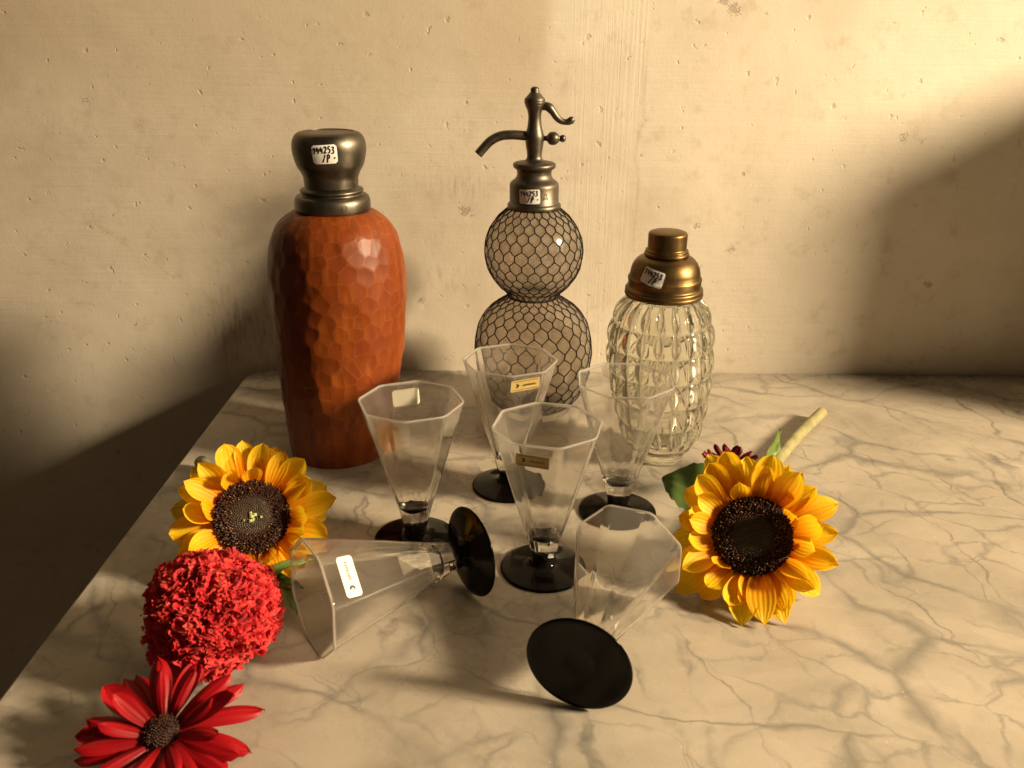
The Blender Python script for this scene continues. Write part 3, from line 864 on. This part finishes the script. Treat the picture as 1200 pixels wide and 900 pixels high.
# ------------------------------------------------------------------ goblets
GR, GH, FR = 0.0446, 0.132, 0.0358
def oct_ring(R, z, bev=0.10, roundness=0.0):
    """octagonal ring with small rounded corners; R is the corner radius"""
    pts = []
    ap = R * math.cos(PI / 8)
    for c in range(8):
        tc = c * PI / 4
        for d in (-0.10, -0.055, -0.018, 0.018, 0.055, 0.10):
            t = tc + d
            rl = ap / math.cos(PI / 8 - abs(d))
            rr = min(rl, R * (1 - 0.022 * (1 - abs(d) / 0.10) ** 1.2))
            rr = rr * (1 - roundness) + ap * 1.02 * roundness
            pts.append((rr * math.cos(t), rr * math.sin(t), z))
        # mid-flat point
        t = tc + PI / 8
        rr = ap * (1 - roundness) + ap * 1.02 * roundness
        pts.append((rr * math.cos(t), rr * math.sin(t), z))
    return pts
def goblet_meshes():
    outer = [(0.0096, 0.0116), (0.0101, 0.0122), (0.0126, 0.0225), (0.0158, 0.0345), (0.0190, 0.0450), (GR * .60, 0.0703), (GR * .80, 0.1010), (GR * .9845, GH - .0024), (GR - .0001, GH - .0009), (GR - .0002, GH - .0004), (GR - .0005, GH - .0001), (GR - .0009, GH)]
    inner = [(GR - .0013, GH - .0001), (GR - .0016, GH - .0004), (GR - .0018, GH - .0010), (GR * .9845 - .0018, GH - .0024), (GR * .80 - .0018, 0.1010), (GR * .60 - .0019, 0.0703), (0.0168, 0.0450), (0.0152, 0.0400), (0.0136, 0.0366), (0.0114, 0.0338), (0.0086, 0.0318), (0.0054, 0.0307), (0.0022, 0.0303), (0.0004, 0.0302)]
    V = []; n = 56
    for R, z in outer: V += oct_ring(R, z)
    for R, z in inner: V += oct_ring(R, z, roundness=min(1, max(0, (0.047 - z) / 0.012)))
    F = grid_faces(n, len(outer) + len(inner), True).tolist()
    F.append(list(range(n))[::-1]); L = (len(outer) + len(inner) - 1) * n; F.append([L + i for i in range(n)])
    zz = [p[2] for p in V]
    rimw = [1.0 if z > GH - .0012 else 0.0 for z in zz]
    bowl = mk('bowl', V, F, GOB, None, False, dict(rim=rimw), False)
    lo = len(outer) * n
    nq = n * (len(outer) + len(inner) - 1)
    for k_, p_ in enumerate(bowl.polygons):
        if k_ < nq and (k_ % n) % 7 <= 4 and (k_ // n) not in (0,):
            p_.use_smooth = True
        if (min(p_.vertices) >= lo and max(zz[i] for i in p_.vertices) < 0.0455) or min(zz[i] for i in p_.vertices) > GH - .0015:
            p_.use_smooth = True
    fp = [(0.0001, 0.0026), (0.0060, 0.0025), (0.0085, 0.0020), (0.0105, 0.0014), (0.0125, 0.0013), (0.0290, 0.0008), (0.0325, 0.0), (0.0345, 0.0), (FR - .0003, 0.0005), (FR, 0.0012), (FR - .0004, 0.0019), (0.0340, 0.0024),
          (0.0260, 0.0036), (0.0180, 0.0050), (0.0130, 0.0064), (0.0108, 0.0078), (0.0100, 0.0094), (0.0097, 0.0112), (0.0090, 0.0120), (0.0088, 0.0160), (0.0080, 0.0178), (0.0050, 0.0190), (0.0001, 0.0194)]
    V, F = lathe_arrays(fp, 96, None, False, False)
    foot = mk('foot', V, F, BLACK, None, True, None, False)
    return bowl, foot
BOWL, FOOT = goblet_meshes()

def facet_surf(k, dist, up0, inside=False, rot=0.0):
    """surface of flat facet number k, 'dist' along the slope from the rim"""
    z = GH - dist
    t = (k + 0.5) * PI / 4
    ca, sa = math.cos(PI / 8), 0
    def R(zz): return np.interp(zz, [0.0450, GH], [0.0190, GR]) * math.cos(PI / 8)
    slope = (R(GH) - R(0.045)) / (GH - 0.045)
    k2 = 1 / math.sqrt(1 + slope ** 2)
    nrm = Vector((math.cos(t), math.sin(t), 0)); tan = Vector((-math.sin(t), math.cos(t), 0))
    N = (nrm - Vector((0, 0, slope))).normalized()
    upv = (Vector((0, 0, 1)) + nrm * slope).normalized()
    base = nrm * R(z) + Vector((0, 0, z)) + tan * up0
    cr, sr = math.cos(rot), math.sin(rot)
    def f(u, v, off):
        a = u * cr - v * sr; b = u * sr + v * cr
        return tuple(base + tan * a + upv * b + N * off)
    return f
def goblet(loc, label, rot=None, spin=0.0, quat=None, sticker=None):
    r = empty('goblet', loc)
    if quat is not None:
        r.rotation_mode = 'QUATERNION'; r.rotation_quaternion = quat
    else:
        r.rotation_euler = (0, 0, math.radians(spin))
    tag(r, label, 'goblet', 'octagonal goblets with black feet')
    obj_of('bowl', BOWL, r); obj_of('foot', FOOT, r)
    if sticker:
        kind, k, dist, shift, W, Hh, rot_ = sticker
        sf = facet_surf(k, dist, shift, False, rot_)
        st = sheet('label_sticker', W, Hh, 0.0016 if kind != 'gold' else 0.0005, sf, 0.00025, GOLD if kind == 'gold' else CREAM, r, 8, 8)
        if kind == 'cream':
            # the printed side faces the glass: plain back
            pass
        if kind in ('gold', 'print'):
            moon = [(-W * .30 + W * .055 * math.cos(a), Hh * .02 + W * .055 * math.sin(a)) for a in np.linspace(-1.9, 1.9, 9)]
            sts = [moon]
            written('printed_logo', sts, W * 0.055, sf, 0.0005, INK, st)
            written('printed_name', [[(W * (-.08 + .066 * k), -Hh * .10), (W * (-.055 + .066 * k), Hh * (.06 + .04 * (k % 2))), (W * (-.035 + .066 * k), -Hh * (.08 - .03 * (k % 3)))] for k in range(7)], W * 0.018, sf, 0.0005, INK, st)
            if kind == 'gold':
                written('printed_border', [[(-W * .45, Hh * .38), (W * .45, Hh * .38)], [(-W * .45, -Hh * .36), (W * .45, -Hh * .36)]], Hh * 0.04, sf, 0.0004, BRASS, st)
    return r

goblet((-0.0828, 0.6760, 0), 'upright goblet in front of the carved bottle, with plain cream sticker near its rim', spin=-2,
       sticker=('cream', 2, 0.0135, -0.005, 0.0240, 0.0145, 0.0))
goblet((0.0278, 0.6321, 0), 'upright goblet at the centre nearest the camera, gold label left of its front edge', spin=10,
       sticker=('gold', 5, 0.0150, -0.004, 0.0255, 0.0118, -0.06))
goblet((-0.0020, 0.7746, 0), 'rearmost upright goblet, in front of the wire-wrapped siphon, with straight gold label', spin=0,
       sticker=('gold', 6, 0.0110, -0.001, 0.0275, 0.0125, 0.04))
goblet((0.0988, 0.7270, 0), 'upright goblet without label in front of the pressed glass shaker', spin=20)

def lie(x, y, phi):
    a = Vector((math.cos(phi), math.sin(phi), 0)); up = Vector((0, 0, 1)); s = up.cross(a)
    th = math.atan((GR * math.cos(PI / 8) - FR) / GH)
    A = a * math.cos(th) + up * math.sin(th); U = -a * math.sin(th) + up * math.cos(th)
    # local -Y direction of a flat facet: rotate so a flat (angle PI/8 steps) points down
    c0 = Vector((x, y, 0.0002)) + U * FR
    X = s; Y = A.cross(s)      # Y = up-ish
    m = Matrix((X, Y, A)).transposed()
    m = m @ Matrix.Rotation(PI / 8, 3, 'Z')
    return c0, m.to_quaternion()
c0, q = lie(-0.0310, 0.6000, 3.7159)
goblet(c0, 'goblet lying on its side at left with printed white label, open rim towards the left', quat=q,
       sticker=('print', 0, 0.0190, 0.001, 0.0290, 0.0128, 0.0))
c0, q = lie(0.0450, 0.4690, 1.2157)
goblet(c0, 'goblet lying on its side at right, round black foot turned towards the camera', quat=q)

# ------------------------------------------------------------------ flowers
def petal_mesh(name, L, W, mat, cup=0.25, bend=0.3, tip=0.5, seed=0, base_w=0.35, nu=7, nv=11, fold=0.0, twist=0.0):
    r = random.Random(seed)
    V = []; A = []; B = []
    wob = r.uniform(-.12, .12)
    for j in range(nv):
        t = j / (nv - 1)
        w = (base_w + (1 - base_w) * math.sin(PI * min(t / 0.62, 1) / 2)) if t < 0.62 else math.cos(PI / 2 * ((t - 0.62) / 0.38)) ** tip
        w *= W / 2
        ang = bend * t
        x = L * t * (math.sin(ang) / ang if abs(ang) > 1e-4 else 1) if False else L * t * math.cos(ang * .5)
        z = -L * t * math.sin(ang * .5) if True else 0
        for i in range(nu):
            u = i / (nu - 1) * 2 - 1
            zz = z + cup * w * (u * u) + 0.0006 * math.sin(u * 7 + seed) * t + fold * w * abs(u) * (-1 if abs(u) < .3 else 1) * 0.3
            zz += 0.0011 * math.sin(4 * t + seed * 1.3 + u * 2.2) * t
            tw = twist * t
            yy = w * u + wob * L * t * t
            V.append((x, yy * math.cos(tw) - 0 * zz, zz + yy * math.sin(tw)))
            A.append(t); B.append((u + 1) / 2)
    F = grid_faces(nu, nv)
    me = mk(name, np.array(V), F, mat, None, True, dict(along=A, across=B), False)
    return me

def orient(normal, rollv=0.0):
    n = Vector(normal).normalized()
    return n.to_track_quat('Z', 'Y') @ Euler((0, 0, rollv)).to_quaternion()

def flower_florets(parent, R, dome, n_, seed, centre_mat=None):
    r = random.Random(seed)
    # dome
    prof = [(R * 1.02, -0.004), (R * 1.0, 0.0)] + [(R * math.cos(a), dome * math.sin(a) * 1.0) for a in np.linspace(0.1, PI / 2 - .02, 10)] + [(0.0002, dome)]
    lathe('seed_disc', prof, SEED, parent, 48)
    sets = {'outer': ([], []), 'inner': ([], []), 'tips': ([], []), 'mid': ([], [])}
    ga = PI * (3 - math.sqrt(5))
    for k in range(n_):
        t = (k + .5) / n_
        rad = R * math.sqrt(t) * 1.0
        a = k * ga
        q = rad / R
        z = dome * math.sqrt(max(0, 1 - min(q, 1) ** 2)) * 1.0
        nr = Vector((q * math.cos(a) * 0.7, q * math.sin(a) * 0.7, 1.0)).normalized()
        if q > 0.60:
            h = r.uniform(.0022, .0046) * (1.0 if q < .95 else .8); w = .0009; key = 'outer'
        elif q > 0.5:
            h = r.uniform(.0012, .0022); w = .0008; key = 'outer'
        else:
            h = r.uniform(.0006, .0013); w = .0008; key = 'inner'
        nr = (nr + Vector((r.uniform(-.35, .35), r.uniform(-.35, .35), 0)) * (1 if key == 'outer' else .3)).normalized()
        c = Vector((rad * math.cos(a), rad * math.sin(a), z - .0004))
        if key == 'outer': w *= r.uniform(.8, 1.2)
        spike(sets[key], c, nr, w, h)
        if key == 'outer' and r.random() < 0.07:
            spike(sets['tips'], c + nr * h * .8, nr, w * .55, .0008)
    nm = {'outer': ('disc_florets', FLOR), 'inner': ('inner_florets', FLORI), 'tips': ('pollen', POLL)}
    for k, (na, mt) in nm.items():
        if sets[k][0]:
            o = mk(na, sets[k][0], sets[k][1], mt, parent, False); o['kind'] = 'stuff'
    if centre_mat is not None:
        S = ([], [])
        for k in range(12):
            a = r.uniform(0, 2 * PI); q = r.uniform(0, .009) if k > 8 else r.uniform(0, .004)
            spike(S, Vector((q * math.cos(a) - .001, q * math.sin(a), dome - .0002)), Vector((r.uniform(-.5, .5), r.uniform(-.5, .5), 1)).normalized(), r.uniform(.0010, .0020), r.uniform(.0010, .0030))
        o = mk('green_centre', S[0], S[1], centre_mat, parent, False); o['kind'] = 'stuff'
def spike(S, c, n, w, h):
    V, F = S
    t = n.orthogonal().normalized(); b = n.cross(t)
    o = len(V)
    for k in range(4):
        a = k * PI / 2
        V.append(tuple(c + (t * math.cos(a) + b * math.sin(a)) * w * .8))
    for k in range(4):
        a = k * PI / 2 + .3
        V.append(tuple(c + n * h * .6 + (t * math.cos(a) + b * math.sin(a)) * w))
    V.append(tuple(c + n * h))
    for k in range(4):
        F.append((o + k, o + (k + 1) % 4, o + 4 + (k + 1) % 4, o + 4 + k))
        F.append((o + 4 + k, o + 4 + (k + 1) % 4, o + 8))

def leaf_obj(parent, base, direction, L, W, mat, bend, rollv=0.0, name='leaf', seed=1, serr=True, upv=None):
    r = random.Random(seed)
    V = []; A = []; B = []
    nu, nv = 11, 19
    for j in range(nv):
        t = j / (nv - 1)
        w = W / 2 * (math.sin(PI * t ** 0.72) ** 0.85 if 0 < t < 1 else 0.02)
        x = L * t
        z = bend * L * math.sin(PI * t * .9) * .5
        for i in range(nu):
            u = i / (nu - 1) * 2 - 1
            ww = w * (1 + (0.05 * math.sin(j * 2.1 + seed) if serr and abs(u) == 1 else 0))
            V.append((x + 0.10 * L * abs(u) * (1 - t) * 0, ww * u, z + 0.22 * ww * abs(u) + 0.0012 * math.sin(t * 14 + 3 * u + seed)))
            A.append(t); B.append((u + 1) / 2)
    o = mk(name, np.array(V), grid_faces(nu, nv), mat, parent, True, dict(along=A, across=B))
    d = Vector(direction).normalized()
    up = Vector(upv or (0, 0, 1)); s = up.cross(d).normalized(); n = d.cross(s)
    m = Matrix((d, s, n)).transposed() @ Matrix.Rotation(rollv, 3, 'X')
    o.matrix_local = Matrix.Translation(Vector(base)) @ m.to_4x4()
    return o

YP = [petal_mesh('petal', L, W, YEL, cup=c, bend=b, tip=tp, seed=i, twist=tw)
      for i, (L, W, c, b, tp, tw) in enumerate([(.040, .0205, .35, .5, .62, .15), (.037, .0200, .45, -.6, .55, -.25), (.043, .0215, .25, .25, .7, .1), (.034, .0190, .55, -1.0, .6, .35),
                                                (.041, .0200, .30, .8, .65, -.15), (.038, .0220, .40, -.3, .5, .2), (.036, .0180, .6, .1, .7, -.4)])]
def sunflower(pos, normal, R, label, seed, rollv=0.0, centre=None, nfl=1000, stem_pts=None, scale=1.0, lay=((17, -.12, 1.05), (16, .20, 1.0), (12, .55, .85)), droop=None):
    root = empty('sunflower', (pos[0], pos[1], 0.0))
    tag(root, label, 'sunflower', 'cut sunflowers lying on the marble')
    q = orient(normal, rollv)
    head = Matrix.Translation(Vector((0, 0, pos[2]))) @ q.to_matrix().to_4x4()
    r = random.Random(seed)
    # the disc with its florets, in the head's own frame
    hd = mk('flower_head', *lathe_arrays([(0.0001, -.016), (.010, -.0155), (.020, -.0125), (R * .92, -.0065), (R * 1.0, -.002)], 40, None, False, True), LEAF, root, True,
            dict(along=[.5] * 200, across=[.3] * 200))
    hd.matrix_local = head
    flower_florets(hd, R, R * .26, nfl, seed, centre)
    for cnt, el, sc in lay:
        for k in range(cnt):
            a = 2 * PI * (k + r.uniform(-.28, .28)) / cnt + el * 5
            e = el + r.uniform(-.16, .20)
            p = obj_of('petal', r.choice(YP), root)
            s = sc * scale * r.uniform(.88, 1.10)
            m = Matrix.Rotation(a, 4, 'Z') @ Matrix.Translation((R * .90, 0, -.0035 + .002 * el)) @ Matrix.Rotation(-e, 4, 'Y') @ Matrix.Rotation(r.uniform(-.35, .35), 4, 'X') @ Matrix.Scale(s, 4)
            p.matrix_local = head @ m
            # keep petals above the marble
            M2 = p.matrix_local
            low = min((M2 @ v.co).z for v in p.data.vertices)
            if low < 0.0005:
                for _ in range(40):
                    e += 0.08
                    m = Matrix.Rotation(a, 4, 'Z') @ Matrix.Translation((R * .90, 0, -.0035)) @ Matrix.Rotation(-e, 4, 'Y') @ Matrix.Scale(s, 4)
                    M2 = head @ m
                    low = min((M2 @ v.co).z for v in p.data.vertices)
                    if low > 0.0005: break
                p.matrix_local = M2
    for k in range(16):
        a = 2 * PI * k / 16 + r.uniform(-.1, .1)
        s_ = obj_of('sepal', SEP, root)
        s_.matrix_local = head @ (Matrix.Rotation(a, 4, 'Z') @ Matrix.Translation((R * .75, 0, -.0075)) @ Matrix.Rotation(.15 + r.uniform(-.2, .2), 4, 'Y'))
    return root, head
SEP = petal_mesh('sepal', .026, .011, LEAF, cup=.2, bend=.3, tip=1.1, seed=40)

# right sunflower
rs, hm = sunflower((0.1905, 0.6095, 0.047), (-0.30, -0.80, 0.62), 0.0305, 'sunflower at the right beside the lying goblet, heavy head turned to the camera', 5, 0.4)
def wp(o, x, y, z): return (x - o.location.x, y - o.location.y, z)
tube('stem', cat_path([wp(rs, .1965, .622, .036), wp(rs, .211, .675, .028), wp(rs, .236, .745, .018), wp(rs, .265, .805, .012), wp(rs, .312, .880, .010), wp(rs, .355, .940, .009)], 6), [.0080] * 6 + [.0070] * 6 + [.0062] * 19, STEM, rs, 14)
leaf_obj(rs, wp(rs, .186, .700, .024), (-0.050, 0.037, 0.006), .058, .050, LEAF, .30, -0.55, seed=3)
leaf_obj(rs, wp(rs, .188, .655, .014), (-0.045, -0.014, -0.004), .058, .040, LEAF, .10, -0.3, seed=6)
leaf_obj(rs, wp(rs, .238, .760, .020), (0.030, 0.050, 0.034), .060, .014, LEAFL, .10, 1.0, seed=8)

# left sunflower
ls, hm = sunflower((-0.2109, 0.6353, 0.044), (0.22, -0.72, 0.66), 0.0300, 'sunflower at the left with a greenish centre, in front of the carved bottle', 11, 1.3, GREENC)
tube('stem', cat_path([wp(ls, -.213, .648, .034), wp(ls, -.235, .690, .024), wp(ls, -.268, .74, .014), wp(ls, -.31, .80, .009)], 6), .0068, STEM, ls, 14)

# small dark red flower behind the right sunflower
def daisy(name, pos, normal, R, L, mat, label, cat, seed, n1, mesh_seed, layers, centre, W=.0085):
    root = empty(name, (pos[0], pos[1], 0.0)); tag(root, label, cat)
    head = Matrix.Translation(Vector((0, 0, pos[2]))) @ orient(normal, 0.2).to_matrix().to_4x4()
    ms = [petal_mesh('petal', L * f, W * g, mat, cup=c, bend=b, tip=.5, seed=mesh_seed + i, base_w=.45)
          for i, (f, g, c, b) in enumerate([(1, 1, -.45, .35), (.93, 1.05, -.35, .15), (1.05, .95, -.55, .5), (.9, 1.1, .25, -.2)])]
    r = random.Random(seed)
    for cnt, el, sc in layers:
        for k in range(cnt):
            a = 2 * PI * (k + r.uniform(-.25, .25)) / cnt + el * 3
            p = obj_of('petal', r.choice(ms), root)
            e = el + r.uniform(-.12, .12)
            for _ in range(30):
                m = Matrix.Rotation(a, 4, 'Z') @ Matrix.Translation((R, 0, 0)) @ Matrix.Rotation(-e, 4, 'Y') @ Matrix.Scale(sc * r.uniform(.92, 1.06), 4)
                M2 = head @ m
                if min((M2 @ v.co).z for v in p.data.vertices) > 0.0005: break
                e += .08
            p.matrix_local = M2
    hd = mk('flower_centre', *lathe_arrays([(0.0001, -.006), (R * 1.1, -.003), (R * 1.15, 0), (R * .8, .004), (0.0001, .005)], 24, None, False, False), SEED, root)
    hd.matrix_local = head
    S = ([], [])
    for k in range(160):
        q = R * 1.1 * math.sqrt((k + .5) / 160); a = k * 2.39996
        spike(S, Vector((q * math.cos(a), q * math.sin(a), .0035 * (1 - (q / R / 1.2) ** 2) + .001)), Vector((.3 * math.cos(a), .3 * math.sin(a), 1)).normalized(), .0007, r.uniform(.001, .0025))
    o = mk('centre_florets', S[0], S[1], centre, hd, False); o['kind'] = 'stuff'
    return root
daisy('dark_red_flower', (0.2010, 0.745, 0.040), (-.1, .1, 1), .006, .022, MAROON, 'small maroon flower peeping out behind the right sunflower', 'flower', 3, 14, 60, ((12, .5, 1), (9, .9, .85)), FLOR, .0075)
daisy('crimson_gerbera', (-0.2080, 0.4200, 0.022), (-.08, -.30, 1), .0095, .046, CRIM, 'deep crimson flower with long smooth petals at the lower left corner', 'flower', 9, 18, 80, ((14, .0, 1.0), (12, .28, .92), (9, .62, .70)), FLOR, .0140)

# cockscomb
CEL = None
def mat_cel():
    m = NT('cockscomb_red')
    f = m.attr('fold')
    c = m.ramp(f, [(0.0, (0.18, 0.002, 0.006)), (0.5, (0.54, 0.007, 0.018)), (1.0, (0.85, 0.070, 0.065))])  # pink crest highlights and darker folds are put into the colour
    c = m.mix(m.math('MULTIPLY', m.ramp(m.noise(m.obj(), 70, 3, 0.5), [(0.55, 0.0), (0.75, 1.0)]), 0.5), c, (0.85, 0.16, 0.11))
    m.set(Base_Color=c, Roughness=0.55)
    m.b.inputs['Specular IOR Level'].default_value = 0.25
    m.b.inputs['Sheen Weight'].default_value = 0.15
    t = m.n('ShaderNodeBsdfTranslucent'); m.l(c, t.inputs[0])
    mx = m.n('ShaderNodeMixShader'); mx.inputs[0].default_value = 0.25
    m.l(m.b.outputs[0], mx.inputs[1]); m.l(t.outputs[0], mx.inputs[2]); m.l(mx.outputs[0], m.out.inputs[0])
    return m.m
def cockscomb():
    root = empty('cockscomb_flower', (-0.2020, 0.5090, 0.0))
    tag(root, 'bright red crinkled cockscomb flower between the left sunflower and the crimson flower', 'flower')
    mt = mat_cel()
    nu, nv = 360, 200
    th = np.linspace(0, 2 * PI, nu, endpoint=False); ph = np.linspace(0.001, PI - .001, nv)
    T, Pp = np.meshgrid(th, ph)
    D = np.stack([np.sin(Pp) * np.cos(T), np.sin(Pp) * np.sin(T), np.cos(Pp)], -1)
    X, Y, Z = [D[..., i] for i in range(3)]
    wx = 0.35 * vnoise(X * 4, Y * 4, Z * 4, 3); wy = 0.35 * vnoise(X * 4 + 9, Y * 4, Z * 4, 4)
    f1 = 1 - np.abs(vnoise((X + wx) * 5.5, (Y + wy) * 5.5, Z * 5.5, 5)) * 2.2
    f2 = 1 - np.abs(vnoise((X + wx) * 12, (Y + wy) * 12, Z * 12, 6)) * 2.0
    f3 = vnoise(X * 40, Y * 40, Z * 40, 7)
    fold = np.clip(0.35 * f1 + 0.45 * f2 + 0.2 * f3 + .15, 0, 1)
    low = fbm(X * 1.6, Y * 1.6, Z * 1.6, 3, 8)
    R = 0.0420 * (1 + 0.13 * low) + 0.0042 * f1 + 0.0030 * f2 + 0.0008 * f3
    V = D * R[..., None] * np.array([1.0, .95, .84])
    V[..., 2] += 0.0425
    V[..., 2] = np.maximum(V[..., 2], 0.001)
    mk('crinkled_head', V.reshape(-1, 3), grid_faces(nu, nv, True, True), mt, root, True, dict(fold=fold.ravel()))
    # little curled florets standing up from the folds
    r = random.Random(5)
    VV = []; FF = []; FA = []
    k = 0
    while k < 1900:
        i = r.randrange(int(nv * .02), int(nv * .74)); j = r.randrange(nu)
        if r.random() > math.sin(ph[i]) + .03: continue
        k += 1
        c = Vector(V[i, j]); n = Vector(D[i, j]).normalized()
        n = (n + Vector((r.uniform(-.5, .5), r.uniform(-.5, .5), r.uniform(-.5, .5)))).normalized()
        t = n.orthogonal().normalized(); b = n.cross(t)
        a = r.uniform(0, 2 * PI); t, b = t * math.cos(a) + b * math.sin(a), b * math.cos(a) - t * math.sin(a)
        h = r.uniform(.0012, .0029); w = r.uniform(.0016, .0031)
        o = len(VV); curl = r.uniform(-.6, .6)
        for jj in range(3):
            tt = jj / 2
            for ii in range(4):
                u = ii / 3 * 2 - 1
                p = c - n * .0006 + n * h * tt + t * (w * u * (0.55 + .6 * tt)) + b * (w * .7 * math.sin(u * 2.6 + curl) * tt + curl * h * tt * tt)
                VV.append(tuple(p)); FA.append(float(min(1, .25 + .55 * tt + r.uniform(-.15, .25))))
        FF += [[o + q for q in f] for f in ((0, 1, 5, 4), (1, 2, 6, 5), (2, 3, 7, 6), (4, 5, 9, 8), (5, 6, 10, 9), (6, 7, 11, 10))]
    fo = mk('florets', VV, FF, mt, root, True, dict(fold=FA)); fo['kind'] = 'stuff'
    leaf_obj(root, wp(root, -.200, .580, .012), (0.040, 0.037, 0.000), .056, .010, LEAFL, .35, .2, seed=4, serr=False)
    leaf_obj(root, wp(root, -.190, .590, .014), (0.029, -0.030, -0.010), .044, .014, LEAFL, .25, -.3, seed=9, serr=False)
    leaf_obj(root, wp(root, -.195, .588, .014), (0.036, -0.005, -0.002), .036, .014, LEAF, .2, .1, seed=12, serr=False)
cockscomb()
